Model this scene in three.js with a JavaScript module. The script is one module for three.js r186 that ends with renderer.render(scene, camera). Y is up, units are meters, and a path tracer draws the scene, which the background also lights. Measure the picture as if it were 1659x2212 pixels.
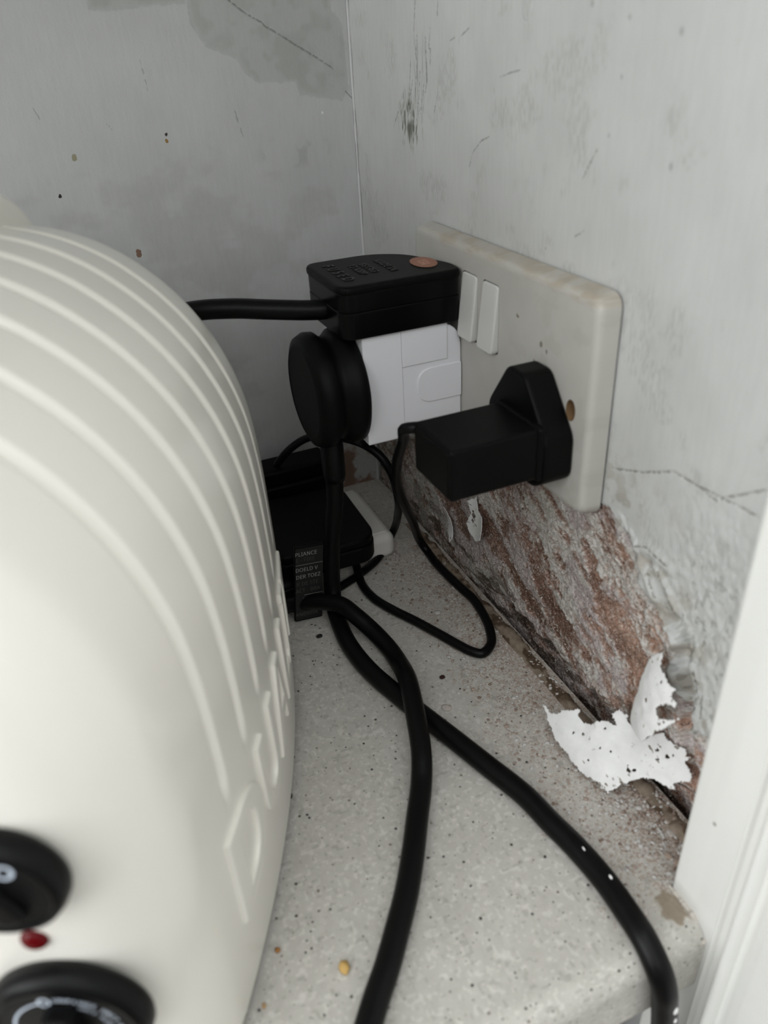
import * as THREE from 'three';
import { RoundedBoxGeometry } from 'three/addons/geometries/RoundedBoxGeometry.js';
import { mergeGeometries, mergeVertices } from 'three/addons/utils/BufferGeometryUtils.js';
import { FontLoader } from 'three/addons/loaders/FontLoader.js';
import { TextGeometry } from 'three/addons/geometries/TextGeometry.js';
import { RectAreaLightUniformsLib } from 'three/addons/lights/RectAreaLightUniformsLib.js';

// ---------------------------------------------------------------- camera, sky, light, exposure
const scene = new THREE.Scene();
const camera = new THREE.PerspectiveCamera(67.29, 1659 / 2212, 0.02, 20);
camera.position.set(-0.1682, 0.2604, 0.4338);
camera.rotation.set(-0.5545, -0.3738, -0.0623, 'YXZ');
camera.focus = 0.40; camera.userData.fStop = 9;
scene.background = new THREE.Color(0.80, 0.86, 0.93);
RectAreaLightUniformsLib.init();
const daylight = (p, towards, level, w, h) => { const l = new THREE.RectAreaLight(new THREE.Color(0.975, 0.988, 1.0), level, w, h); l.position.set(...p); l.lookAt(...towards); scene.add(l); };
daylight([-1.09, 0.375, 0.55], [0, 0.375, 0.55], 5.1, 0.66, 0.62);      // overcast daylight in the low window beside the counter,
daylight([-1.09, 1.15, 1.00], [0, 1.15, 1.00], 2.6, 1.06, 0.86);      // in the taller unseen window added above it,
daylight([-0.45, 1.20, 1.69], [-0.45, 1.20, 0], 2.0, 0.86, 0.76);     // in the unseen window added opposite to light the front faces
daylight([-0.50, 1.74, 0.90], [-0.50, 0, 0.901], 2.2, 0.88, 0.88);    // and in the unseen roof window added to light the worktop
const renderer = new THREE.WebGLRenderer();
renderer.toneMapping = THREE.LinearToneMapping;
renderer.toneMappingExposure = 1.07;
renderer.shadowMap.enabled = true;

// ---------------------------------------------------------------- helpers
const TEX = 1;
const V = (x, y, z) => new THREE.Vector3(x, y, z);
const clamp = (x, a = 0, b = 1) => Math.min(b, Math.max(a, x));
const sstep = (a, b, x) => { const t = clamp((x - a) / (b - a)); return t * t * (3 - 2 * t); };
const mix = (a, b, t) => a + (b - a) * t;
function rng(seed) { let s = seed >>> 0; return () => { s = (s + 0x6D2B79F5) >>> 0; let t = s; t = Math.imul(t ^ (t >>> 15), t | 1); t ^= t + Math.imul(t ^ (t >>> 7), t | 61); return ((t ^ (t >>> 14)) >>> 0) / 4294967296; }; }
const R0 = rng(7), TAB = new Float32Array(65536).map(() => R0());
function vn(x, y) {
  const xi = Math.floor(x), yi = Math.floor(y), fx = x - xi, fy = y - yi;
  const ux = fx * fx * (3 - 2 * fx), uy = fy * fy * (3 - 2 * fy);
  const a = TAB[((yi & 255) << 8) | (xi & 255)], b = TAB[((yi & 255) << 8) | ((xi + 1) & 255)];
  const c = TAB[(((yi + 1) & 255) << 8) | (xi & 255)], d = TAB[(((yi + 1) & 255) << 8) | ((xi + 1) & 255)];
  return a + (b - a) * ux + (c - a) * uy + (a - b - c + d) * ux * uy;
}
function fbm(x, y, o = 4) { let s = 0, a = 0.5, t = 0; for (let i = 0; i < o; i++) { s += a * vn(x, y); t += a; a *= 0.55; x = x * 2.03 + 17.3; y = y * 2.03 + 9.7; } return s / t; }
function segDist(px, py, ax, ay, bx, by) { const dx = bx - ax, dy = by - ay, t = clamp(((px - ax) * dx + (py - ay) * dy) / (dx * dx + dy * dy + 1e-12)); return Math.hypot(px - ax - t * dx, py - ay - t * dy); }
function polySd(px, py, P) {                                    // > 0 inside
  let d = 1e9, ins = false;
  for (let i = 0, j = P.length - 1; i < P.length; j = i++) {
    d = Math.min(d, segDist(px, py, P[i][0], P[i][1], P[j][0], P[j][1]));
    if ((P[i][1] > py) !== (P[j][1] > py) && px < (P[j][0] - P[i][0]) * (py - P[i][1]) / (P[j][1] - P[i][1]) + P[i][0]) ins = !ins;
  }
  return ins ? d : -d;
}
function lineDist(px, py, L) {
  if (!L.bb) { L.bb = [Math.min(...L.map((p) => p[0])) - 6, Math.max(...L.map((p) => p[0])) + 6, Math.min(...L.map((p) => p[1])) - 6, Math.max(...L.map((p) => p[1])) + 6]; }
  if (px < L.bb[0] || px > L.bb[1] || py < L.bb[2] || py > L.bb[3]) return 99;
  let d = 1e9; for (let i = 0; i + 1 < L.length; i++) d = Math.min(d, segDist(px, py, L[i][0], L[i][1], L[i + 1][0], L[i + 1][1])); return d; }
function dataTex(w, h, fn, srgb = true) {
  w = Math.round(w * TEX); h = Math.round(h * TEX);
  const a = new Uint8Array(w * h * 4);
  for (let j = 0; j < h; j++) for (let i = 0; i < w; i++) {
    const c = fn((i + 0.5) / w, (j + 0.5) / h), k = (j * w + i) * 4;
    a[k] = clamp(c[0], 0, 255); a[k + 1] = clamp(c[1], 0, 255); a[k + 2] = clamp(c[2], 0, 255); a[k + 3] = 255;
  }
  const t = new THREE.DataTexture(a, w, h, THREE.RGBAFormat); t.magFilter = THREE.LinearFilter; t.minFilter = THREE.LinearMipmapLinearFilter; t.generateMipmaps = true;
  if (srgb) t.colorSpace = THREE.SRGBColorSpace;
  t.needsUpdate = true; return t;
}
const std = (o) => new THREE.MeshStandardMaterial(o);
const phys = (o) => new THREE.MeshPhysicalMaterial(o);
const used = {};
function numbered(n) { const k = used[n] = (used[n] ?? -1) + 1; return k ? n + '_' + String(k).padStart(3, '0') : n; }
function shade(o) { o.castShadow = true; o.receiveShadow = true; return o; }
function mesh(name, geo, mat, parent) { const o = shade(new THREE.Mesh(geo, mat)); o.name = parent ? name : numbered(name); (parent ?? scene).add(o); return o; }
function tag(o, label, category, group, kind) { o.userData.label = label; if (category) o.userData.category = category; if (group) o.userData.group = group; if (kind) o.userData.kind = kind; return o; }
function thing(name, label, category, p = [0, 0, 0], turn = 0, group, kind) { const o = new THREE.Group(); o.name = numbered(name); o.position.set(...p); o.rotation.y = turn; scene.add(o); return tag(o, label, category, group, kind); }
const strip = (g) => { g = g.index ? g.toNonIndexed() : g; for (const k of Object.keys(g.attributes)) if (!['position', 'normal', 'uv'].includes(k)) g.deleteAttribute(k); return g; };
function unturn(g) { g = strip(g); for (const k of ['position', 'normal', 'uv']) { const a = g.attributes[k], n = a.itemSize, A = a.array; for (let i = 0; i < a.count; i += 3) for (let c = 0; c < n; c++) { const t = A[(i + 1) * n + c]; A[(i + 1) * n + c] = A[(i + 2) * n + c]; A[(i + 2) * n + c] = t; } } return g; }   // turns the faces back after a mirroring matrix
const merge = (l) => mergeGeometries(l.map(strip));
function box(x0, x1, y0, y1, z0, z1) { const g = new THREE.BoxGeometry(x1 - x0, y1 - y0, z1 - z0); g.translate((x0 + x1) / 2, (y0 + y1) / 2, (z0 + z1) / 2); return g; }
function rbox(x0, x1, y0, y1, z0, z1, r = 0.002, s = 3) { const g = new RoundedBoxGeometry(x1 - x0, y1 - y0, z1 - z0, s, r); g.translate((x0 + x1) / 2, (y0 + y1) / 2, (z0 + z1) / 2); return g; }
function tube(pts, r, n = 160, rs = 14) { return new THREE.TubeGeometry(new THREE.CatmullRomCurve3(pts.map((p) => V(p[0] / 1000, p[1] / 1000, p[2] / 1000)), false, 'centripetal'), n, r, rs, false); }
function gridGeo(nu, nv, fn, flip = false) {                     // fn(u, v) -> [x, y, z, tu, tv]
  const P = [], U = [], I = [];
  for (let j = 0; j <= nv; j++) for (let i = 0; i <= nu; i++) { const q = fn(i / nu, j / nv); P.push(q[0], q[1], q[2]); U.push(q[3] ?? i / nu, q[4] ?? j / nv); }
  for (let j = 0; j < nv; j++) for (let i = 0; i < nu; i++) { const a = j * (nu + 1) + i, b = a + 1, c = a + nu + 1, d = c + 1; flip ? I.push(a, c, b, b, c, d) : I.push(a, b, c, b, d, c); }
  const g = new THREE.BufferGeometry(); g.setAttribute('position', new THREE.Float32BufferAttribute(P, 3)); g.setAttribute('uv', new THREE.Float32BufferAttribute(U, 2)); g.setIndex(I); g.computeVertexNormals(); return g;
}
function extrudeY(pts, y0, y1, bevel = 0.001, seg = 3) {          // outline [x, z] in metres, extruded upwards
  const s = new THREE.Shape(pts.map((p) => new THREE.Vector2(p[0], -p[1])));
  const g = new THREE.ExtrudeGeometry(s, { depth: y1 - y0 - 2 * bevel, bevelEnabled: bevel > 0, bevelThickness: bevel, bevelSize: bevel, bevelOffset: -bevel, bevelSegments: seg, curveSegments: 12 });
  g.rotateX(-Math.PI / 2); g.translate(0, y0 + bevel, 0); return g;
}
function roundPoly(pts, r, n = 5) {                              // rounds the corners of a 2D outline
  const out = [];
  for (let i = 0; i < pts.length; i++) {
    const p = pts[i], a = pts[(i + pts.length - 1) % pts.length], b = pts[(i + 1) % pts.length], rr = Array.isArray(r) ? r[i] : r;
    const la = Math.hypot(a[0] - p[0], a[1] - p[1]), lb = Math.hypot(b[0] - p[0], b[1] - p[1]), k = Math.min(rr, la * 0.48, lb * 0.48);
    const A = [p[0] + (a[0] - p[0]) / la * k, p[1] + (a[1] - p[1]) / la * k], B = [p[0] + (b[0] - p[0]) / lb * k, p[1] + (b[1] - p[1]) / lb * k];
    for (let j = 0; j <= n; j++) { const t = j / n; out.push([(1 - t) ** 2 * A[0] + 2 * t * (1 - t) * p[0] + t * t * B[0], (1 - t) ** 2 * A[1] + 2 * t * (1 - t) * p[1] + t * t * B[1]]); }
  }
  return out;
}
const font = await new FontLoader().loadAsync('fonts/droid/droid_sans_bold.typeface.json');

// ---------------------------------------------------------------- the right-hand wall: painted plaster, blown and bare along the foot (units of the maps: mm along z, mm up)
const BARE = [[-6, -20], [-6, 26], [17, 38], [45, 52], [75, 66], [105, 80], [130, 92], [150, 104], [236, 104], [244, 103], [252, 98], [257, 92], [256, 82], [263, 79], [272, 75], [278, 69], [281, 56], [288, 46], [294, 40], [301, 49], [310, 45], [330, 40], [345, 30], [345, -20]];
const HOLE = [[277, 79], [284, 73], [283, 64], [289, 57], [290, 44], [292, 30], [297, 22]];
const BROWN = [[150, 40, 20, 9, -0.5], [182, 26, 18, 6, -0.5], [230, 72, 11, 4, -0.9], [246, 56, 17, 9, -0.6], [266, 47, 10, 8, -0.3], [112, 34, 16, 6, -0.5], [210, 33, 26, 5, -0.35], [270, 26, 14, 12, -0.6], [308, 20, 14, 16, 0]];
const FOLD = [[[254, 97], [262, 100], [272, 99]], [[258, 93], [263, 88], [267, 83]], [[266, 96], [272, 90], [277, 84]]];
const CRACK = [[[236, 121], [252, 127], [266, 134], [276, 134], [287, 135], [301, 145]], [[276, 134], [285, 133]], [[287, 135], [300, 136]], [[252, 97], [260, 101], [271, 100]], [[262, 92], [268, 84]], [[268, 95], [274, 88], [278, 84]], [[290, 66], [293, 60], [294, 54]], [[296, 60], [297, 50]], [[292, 40], [297, 36]], [[287, 88], [291, 86]]];
const SCR = [[[79.3, 277], [77, 267.5], [75.9, 261]], [[78.7, 259.3], [77.1, 253], [78.2, 249.2], [75, 236]], [[72, 251.8], [70.1, 243], [68, 232]], [[92.2, 261.8], [90.2, 254.6], [91.8, 254.2], [91.1, 248]], [[87.2, 258.7], [87.2, 249.2], [88, 243.4], [86, 237.7]], [[73, 242.2], [68.1, 232]], [[84.5, 240.7], [80.5, 229]], [[98.6, 238.5], [94, 229]], [[81, 246], [79, 236], [76, 226]], [[110.3, 256.9], [114.1, 257.9]], [[150.2, 244.8], [158.7, 246.5], [163.6, 247.1]], [[126.6, 211.9], [129.4, 217.3], [136.7, 222.4], [142.8, 224.3]], [[119.7, 258.4], [126.1, 260.9]], [[56.2, 228.8], [50.1, 221.7]], [[100.3, 275], [99.2, 266]], [[205, 216], [212, 226]], [[203, 197], [208, 200]]];
const SPOT = [[220, 246, 1], [243, 257, 1.5], [203, 265, 1.3], [221, 261, 1.1], [217, 230, 0.9], [246, 224, 1.6], [186, 190, 0.8], [200, 173, 1.2], [189, 182, 0.8]];
const SDG = new Float32Array(372 * 192); for (let j = 0; j < 192; j++) for (let i = 0; i < 372; i++) SDG[j * 372 + i] = polySd(i - 4, j - 24, BARE);
function polyBare(z, y) { const a = clamp(z + 4, 0, 370.9), b = clamp(y + 24, 0, 190.9), i = Math.floor(a), j = Math.floor(b), u = a - i, v = b - j, k = j * 372 + i; return (SDG[k] * (1 - u) + SDG[k + 1] * u) * (1 - v) + (SDG[k + 372] * (1 - u) + SDG[k + 373] * u) * v; }
function bareSd(z, y) { return polyBare(z, y) + (fbm(z * 0.11 + 3, y * 0.11, 3) - 0.5) * 9 + (fbm(z * 0.7, y * 0.7 + 5, 3) - 0.5) * 4.5; }
function saltAt(z, y) {                                          // white salt crust, in streaks that drop towards the door
  const a = z * 0.86 - y * 0.5, b = z * 0.5 + y * 0.86;
  let s = sstep(0.34, 0.58, fbm(a * 0.055 + 2, b * 0.16 + 8, 4)) * 0.85 + sstep(0.45, 0.62, fbm(a * 0.55, b * 0.8, 3)) * 0.6;
  const nb = (fbm(z * 0.3, y * 0.3, 3) - 0.5) * 1.1;
  for (const [cz, cy, rz, ry, t] of BROWN) { if (Math.abs(z - cz) > 36 || Math.abs(y - cy) > 36) continue; const c = Math.cos(t), q = Math.sin(t), u = ((z - cz) * c + (y - cy) * q) / rz, w = (-(z - cz) * q + (y - cy) * c) / ry; s -= 1.1 * sstep(1.25, 0.6, Math.hypot(u, w) + nb); }
  return clamp(s);
}
function wallX(z, y) {                                           // metres into the wall
  const sd = bareSd(z, y), m = sstep(-0.9, 0.9, sd), hd = lineDist(z, y, HOLE) + (fbm(z * 0.5, y * 0.5, 2) - 0.5) * 3;
  let x = m * (2.0 + (fbm(z * 0.09, y * 0.09, 3) - 0.5) * 3.2 + (fbm(z * 0.9, y * 0.9, 3) - 0.5) * 1.5 - 0.9 * saltAt(z, y));
  x -= 0.9 * Math.exp(-(((sd + 1.8) / 1.3) ** 2)) * sstep(0.35, 0.6, fbm(z * 0.12 + 40, y * 0.12, 2));
  x += 5 * sstep(5.0, 1.2, hd) + m * 6 * sstep(13, 2, y + (fbm(z * 0.2, 3, 2) - 0.5) * 8) * sstep(120, 170, z);
  const rough = sstep(258, 285, z) * sstep(150, 110, y) * (1 - m);
  x += (fbm(z * 0.045, y * 0.045, 2) - 0.5) * 0.9 * (1 - m) + rough * (fbm(z * 0.45, y * 0.3, 3) - 0.5) * 1.6;
  const w1 = lineDist(z, y, FOLD[0]), w2 = lineDist(z, y, FOLD[1]), w3 = lineDist(z, y, FOLD[2]);
  x -= (1 - m) * (1.3 * Math.exp(-((w1 / 2.2) ** 2)) + 1.9 * Math.exp(-((w2 / 2.0) ** 2)) + 1.6 * Math.exp(-((w3 / 1.8) ** 2)));
  return x / 1000;
}
const WZ = 345, WY0 = -20, WY1 = 325;
function paintGrain(z, y) { return (fbm(z * 0.035, y * 0.035, 3) - 0.5) * 14 + (fbm(z * 0.9, y * 0.12, 2) - 0.5) * 6; }
const wallMap = dataTex(2048, 2048, (u, v) => {
  const z = u * WZ, y = mix(WY0, WY1, v);
  const g0 = paintGrain(z, y); let c = [198 + g0, 199 + g0, 196 + g0];
  if (y < 160) {
    const sd0 = polyBare(z, y), sd = sd0 < -45 ? -45 : sd0 > 12 ? sd0 : bareSd(z, y), m = sstep(-0.5, 0.5, sd);
    const dirt = sstep(0.5, 0.68, fbm(z * 0.16 + 9, y * 0.16, 4)) * sstep(-34, -2, sd);      // tide marks by the damp edge
    c = [c[0] - 26 * dirt, c[1] - 31 * dirt, c[2] - 37 * dirt];
    if (m > 0) {
      const s = saltAt(z, y), n = fbm(z * 1.6, y * 1.6, 3), n2 = fbm(z * 0.08 + 31, y * 0.12, 3), f = vn(z * 3.4, y * 3.4);
      const w = sstep(0.35, 0.65, n2), pk = sstep(222, 262, z + (n2 - 0.5) * 70);
      let b = [mix(112, 136, w) + pk * 30, mix(84, 106, w) + pk * 27, mix(70, 92, w) + pk * 24];
      const k = (n - 0.5) * 78 + (f - 0.5) * 34; b = [b[0] + k, b[1] + k, b[2] + k];
      const mv = sstep(0.45, 0.6, fbm(z * 0.06 + 71, y * 0.09, 3));
      const sw = [mix(200, 182, mv) + k * 0.7, mix(196, 172, mv) + k * 0.7, mix(190, 170, mv) + k * 0.7];
      b = [mix(b[0], sw[0], s), mix(b[1], sw[1], s), mix(b[2], sw[2], s)];
      const mould = sstep(0.48, 0.66, fbm(z * 0.07 + 13, y * 0.3 + 3, 4)) * sstep(30, 8, y) * 0.75;
      const grey = sstep(150, 60, z) * sstep(0.42, 0.6, fbm(z * 0.1 + 55, y * 0.1, 3)) * 0.7;
      b = [mix(mix(b[0], 128, grey), 62, mould), mix(mix(b[1], 122, grey), 52, mould), mix(mix(b[2], 114, grey), 42, mould)];
      if (f > 0.84 && n < 0.52) b = [58, 42, 34]; else if (vn(z * 2.7 + 60, y * 2.7) > 0.83) b = [212, 208, 202];
      c = [mix(c[0], b[0], m), mix(c[1], b[1], m), mix(c[2], b[2], m)];
    }
    for (const L of CRACK) { const d = lineDist(z, y, L) + (vn(z * 1.3, y * 1.3) - 0.5) * 0.7; if (d < 0.24) c = [c[0] - 48, c[1] - 50, c[2] - 52]; }
    const fl = sstep(0.63, 0.7, fbm(z * 0.6 + 8, y * 0.35, 2)) * sstep(268, 282, z) * sstep(128, 100, y) * (1 - m);
    c = [c[0] - 26 * fl, c[1] - 26 * fl, c[2] - 27 * fl];
  } else {
    for (const L of SCR) { const d = lineDist(z, y, L) + (vn(z * 2, y * 1.2) - 0.5) * 0.55; const k = sstep(0.36, 0.05, d) * (vn(z * 0.7, y * 0.9 + 3) > 0.32 ? 58 : 22); c = [c[0] - k, c[1] - k, c[2] - k]; }
    const sm = sstep(1, 0.3, Math.hypot((z - 70) / 15, (y - 225) / 13 - 0.1) + (fbm(z * 0.5, y * 0.12, 3) - 0.5) * 1.1) * sstep(0.42, 0.66, fbm(z * 1.1 - y * 0.25, y * 0.22, 3));
    c = [c[0] - 92 * sm, c[1] - 90 * sm, c[2] - 98 * sm];
    const up = sstep(14, 3, Math.abs(z - 80)) * sstep(228, 240, y) * sstep(268, 245, y) * sstep(0.6, 0.74, fbm(z * 1.4, y * 0.09, 2)) * 40; c = [c[0] - up, c[1] - up, c[2] - up];
    for (const [a, b, r] of SPOT) { const k = sstep(r, r * 0.4, Math.hypot((z - a) * 1.5, y - b)) * 34; c = [c[0] - k, c[1] - k, c[2] - k]; }
  }
  const gr = sstep(0.52, 0.7, fbm(z * 0.06 + 4, y * 0.06 + 90, 4)) * sstep(0.35, 0.7, vn(z * 2.1, y * 0.5)) * 13; return [c[0] - gr, c[1] - gr * 1.02, c[2] - gr * 1.1];
});
const wallBump = dataTex(1024, 1024, (u, v) => {
  const z = u * WZ, y = mix(WY0, WY1, v); let h = 128 + (fbm(z * 0.5, y * 0.18, 3) - 0.5) * 30 + (vn(z * 2.2, y * 2.2) - 0.5) * 14; if (y < 112) h += sstep(-1, 1, bareSd(z, y)) * ((fbm(z * 1.5, y * 1.5, 3) - 0.5) * 190);
  if (y < 160) for (const L of CRACK) if (lineDist(z, y, L) < 0.5) h -= 80;
  const b = Math.hypot((z - 167) / 3, (y - 266) / 4); if (b < 1) h += 70;
  return [h, h, h];
}, false);
const wallMat = std({ map: wallMap, bumpMap: wallBump, bumpScale: 0.0007, roughness: 0.62 });
const paintMat = std({ color: new THREE.Color(0.70, 0.705, 0.69), roughness: 0.65 });
const roomMat = std({ color: new THREE.Color(0.38, 0.37, 0.35), roughness: 0.7 });
const wallR = thing('wall_right', 'white painted plaster wall, bare and crumbling along its foot, with the sockets', 'wall', [0, 0, 0], 0, null, 'structure');
mesh('plaster', gridGeo(500, 262, (u, v) => { const z = u * 345, y = -20 + v * 180; return [wallX(z, y), y / 1000, z / 1000, u, (y - WY0) / (WY1 - WY0)]; }), wallMat, wallR);
mesh('plaster', gridGeo(60, 40, (u, v) => { const z = u * 345, y = 160 + v * 165; return [wallX(z, y), y / 1000, z / 1000, u, (y - WY0) / (WY1 - WY0)]; }), wallMat, wallR);
mesh('masonry', merge([box(0.014, 0.12, -0.9, 1.75, -0.1, 1.8), box(0.0004, 0.02, 0.325, 1.75, 0, 1.8), box(0.0004, 0.02, -0.9, 0.325, 0.345, 1.8), box(0.0004, 0.02, -0.9, -0.02, 0, 0.345)]), paintMat, wallR);

// ---------------------------------------------------------------- the back wall
const PATCH = [[-81, 290], [-81, 270], [-78, 264], [-75, 260], [-61, 254], [-58, 248], [-52, 243], [-32, 242], [-30, 236], [-7, 232], [-3, 237], [-3.5, 258], [-5, 268], [-9, 272], [-11, 290]];
const PATCH2 = [[-127, 290], [-126, 277], [-118, 276], [-104, 277], [-82, 278], [-81, 290]];
const CRK2 = [[-63.2, 280], [-55.9, 274.1], [-50.6, 270.8], [-46.3, 268.7], [-44.2, 266.7], [-38.7, 263.7], [-29.7, 258.2], [-20.4, 252.8], [-10.8, 246.9]];
const CRK3 = [[-5, 236], [-1, 232]], HAIR = [[[-107.7, 256.3], [-106.5, 243.6]], [[-65.9, 232.6], [-62.7, 217.4]], [[-129, 231], [-127, 228]], [[-160, 240], [-158, 235]]];
const BX0 = -260, BY1 = 330;
const backMap = dataTex(2048, 2048, (u, v) => {
  const x = mix(BX0, 0, u), y = mix(-10, BY1, v), g0 = paintGrain(x + 400, y) * 0.8; let c = [194 + g0, 195 + g0, 194 + g0];
  if (y > 225) {
    const p = Math.max(polySd(x, y, PATCH), polySd(x, y, PATCH2)) + (fbm(x * 0.4, y * 0.4, 2) - 0.5) * 1.6, k = sstep(-0.5, 0.5, p) * 11 + sstep(0.0, 3, p) * sstep(0.4, 0.6, fbm(x * 0.09, y * 0.09, 3)) * 9; c = [c[0] - k, c[1] - k * 0.97, c[2] - k * 1.12];
    const d = lineDist(x, y, CRK2) + (vn(x * 1.1, y * 1.1) - 0.5) * 0.6; if (d < 0.26) c = [c[0] - 40, c[1] - 40, c[2] - 40];
    const d2 = lineDist(x, y, CRK3); if (d2 < 0.35) c = [c[0] - 40, c[1] - 40, c[2] - 40];
  }
  const st = sstep(0.5, 0.66, fbm(x * 0.035 + 7, y * 0.05 + 2, 4)) * (0.4 + 0.6 * fbm(x * 0.5, y * 0.3, 3)) * sstep(228, 205, y + (fbm(x * 0.1, y * 0.1, 2) - 0.5) * 30) * 10; c = [c[0] - st, c[1] - st * 1.04, c[2] - st * 1.16];
  const st2 = sstep(0.56, 0.68, fbm(x * 0.12 + 50, y * 0.1, 3)) * sstep(1, 0.4, Math.hypot((x + 36) / 26, (y - 210) / 10)) * 14; c = [c[0] - st2, c[1] - st2, c[2] - st2 * 1.1];
  const ru = sstep(0.42, 0.6, fbm(x * 0.09 + 21, y * 0.09 + 5, 4)) * sstep(-70, -25, x + (fbm(x * 0.1, y * 0.1 + 30, 2) - 0.5) * 30) * sstep(48, 22, y + (fbm(x * 0.12 + 9, y * 0.12, 2) - 0.5) * 24) * 0.8; c = [mix(c[0], 118, ru), mix(c[1], 84, ru), mix(c[2], 66, ru)];
  for (const [a, b, r, col] of [[-102.2, 221, 1.1, [150, 120, 70]], [-101.8, 224, 0.6, [50, 46, 40]], [-147.3, 217.9, 1.6, [150, 146, 120]], [-158, 201.7, 0.9, [30, 28, 24]], [-126.9, 169.9, 1.9, [132, 104, 88]], [-19, 227, 0.6, [232, 232, 230]]]) { if (Math.hypot((x - a) * 1.3, y - b) + (vn(x, y) - 0.5) * 0.9 < r) c = col; }
  for (const L of HAIR) { const d = lineDist(x, y, L) + (vn(x * 1.4, y * 0.9) - 0.5) * 0.8; if (d < 0.22) c = [c[0] - 26, c[1] - 26, c[2] - 26]; }
  return c;
});
const backBump = dataTex(1024, 1024, (u, v) => { const x = mix(BX0, 0, u), y = mix(-10, BY1, v); let h = 128 + (fbm(x * 0.4, y * 0.14, 3) - 0.5) * 28 + (vn(x * 2.2, y * 2.2) - 0.5) * 16 + sstep(140, 60, y) * (fbm(x * 0.25, y * 0.25, 4) - 0.5) * 170; if (lineDist(x, y, CRK2) < 0.5) h -= 80; if (y > 225) h -= 40 * sstep(-0.5, 0.5, Math.max(polySd(x, y, PATCH), polySd(x, y, PATCH2))); return [h, h, h]; }, false);
const wallB = thing('wall_back', 'grey-white painted wall with a diagonal hairline crack behind the toaster', 'wall', [0, 0, 0], 0, null, 'structure');
mesh('plaster', gridGeo(4, 4, (u, v) => { const x = mix(BX0, -1.6, u), y = mix(-10, BY1, v); return [x / 1000, y / 1000, 0, (x - BX0) / -BX0, v]; }), std({ map: backMap, bumpMap: backBump, bumpScale: 0.0006, roughness: 0.62 }), wallB);
mesh('masonry', merge([box(-1.2, 0.12, -0.9, 1.75, -0.12, -0.004), box(-1.2, -0.26, -0.9, 1.75, -0.01, 0), box(-0.26, -0.0016, 0.33, 1.75, -0.01, 0), box(-0.26, -0.0016, -0.9, -0.01, -0.01, 0)]), paintMat, wallB);
{ // thin filler bead in the corner, with a hairline gap either side
  const g = gridGeo(3, 240, (u, v) => { const y = v * 345 - 10, w = (fbm(y * 0.12, 2, 3) - 0.5) * 0.9, a = (u - 0.5) * 1.6, gap = sstep(0.62, 0.66, fbm(y * 0.05, 9, 2)) * 0.3; return [(-0.86 + a * 1.02 + w * 0.25) / 1000, y / 1000, (0.45 - Math.abs(a) * 0.75 + a * 0.25 - gap) / 1000]; });
  tag(mesh('trim_1', g, std({ color: new THREE.Color(0.66, 0.665, 0.66), roughness: 0.6 })), 'thin painted filler line running up the wall corner', 'filler', null, 'structure');
}

// ---------------------------------------------------------------- rest of the room (outside the frame): left wall with its window, front wall, floor, ceiling
const wallL = thing('wall_left', 'plain painted wall with the kitchen window', 'wall', [0, 0, 0], 0, null, 'structure');
mesh('plaster', merge([box(-1.2, -1.1, -0.9, 0.05, -0.1, 1.8), box(-1.2, -1.1, 0.05, 0.7, -0.1, 0.2), box(-1.2, -1.1, 0.05, 0.7, 0.9, 1.8), box(-1.2, -1.1, 0.7, 1.6, -0.1, 0.45), box(-1.2, -1.1, 0.7, 1.6, 1.55, 1.8), box(-1.2, -1.1, 1.6, 1.75, -0.1, 1.8)]), roomMat, wallL);
function windowIn(name, label, p, turn, w, h) {
  const t = thing(name, label, 'window', p, turn, null, 'structure');
  mesh('window_frame', merge([box(-0.02, 0.02, 0, 0.04, -w / 2, w / 2), box(-0.02, 0.02, h - 0.04, h, -w / 2, w / 2), box(-0.02, 0.02, 0.04, h - 0.04, -w / 2, -w / 2 + 0.04), box(-0.02, 0.02, 0.04, h - 0.04, w / 2 - 0.04, w / 2)]), paintMat, t);
  mesh('pane', box(-0.002, 0.002, 0.04, h - 0.04, -w / 2 + 0.04, w / 2 - 0.04), phys({ transmission: 1, thickness: 0, roughness: 0, color: 0xffffff }), t);
  return t;
}
windowIn('window_1', 'white framed window beside the counter', [-1.16, 0.05, 0.55], 0, 0.7, 0.65);
windowIn('window_4', 'tall white framed window added for light above the low one', [-1.16, 0.7, 1.0], 0, 1.1, 0.9);  // added opening for the extra light from high on the left
windowIn('window_2', 'white framed window added for light in the wall opposite the counter', [-0.45, 0.8, 1.76], Math.PI / 2, 0.9, 0.8);  // added opening for frontal light on the toaster and adapter
tag(mesh('wall_front', merge([box(-1.2, 0.12, -0.9, 0.8, 1.7, 1.8), box(-1.2, 0.12, 1.6, 1.75, 1.7, 1.8), box(-1.2, -0.9, 0.8, 1.6, 1.7, 1.8), box(0, 0.12, 0.8, 1.6, 1.7, 1.8)]), roomMat), 'plain painted wall behind the camera', 'wall', null, 'structure');
tag(mesh('floor', box(-1.2, 0.12, -1.0, -0.9, -0.12, 1.8), std({ color: new THREE.Color(0.22, 0.19, 0.16), roughness: 0.5 })), 'plain kitchen floor', 'floor', null, 'structure');
tag(mesh('ceiling', merge([box(-1.2, 0.12, 1.75, 1.85, -0.12, 0.45), box(-1.2, 0.12, 1.75, 1.85, 1.35, 1.8), box(-1.2, -0.95, 1.75, 1.85, 0.45, 1.35), box(-0.05, 0.12, 1.75, 1.85, 0.45, 1.35)]), roomMat), 'plain ceiling with an opening for the added roof window', 'ceiling', null, 'structure');
{ const t = windowIn('window_3', 'white framed roof window added for light', [-0.95, 1.81, 0.9], 0, 0.9, 0.9); t.rotation.z = -Math.PI / 2; }  // added opening for light from overhead
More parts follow.
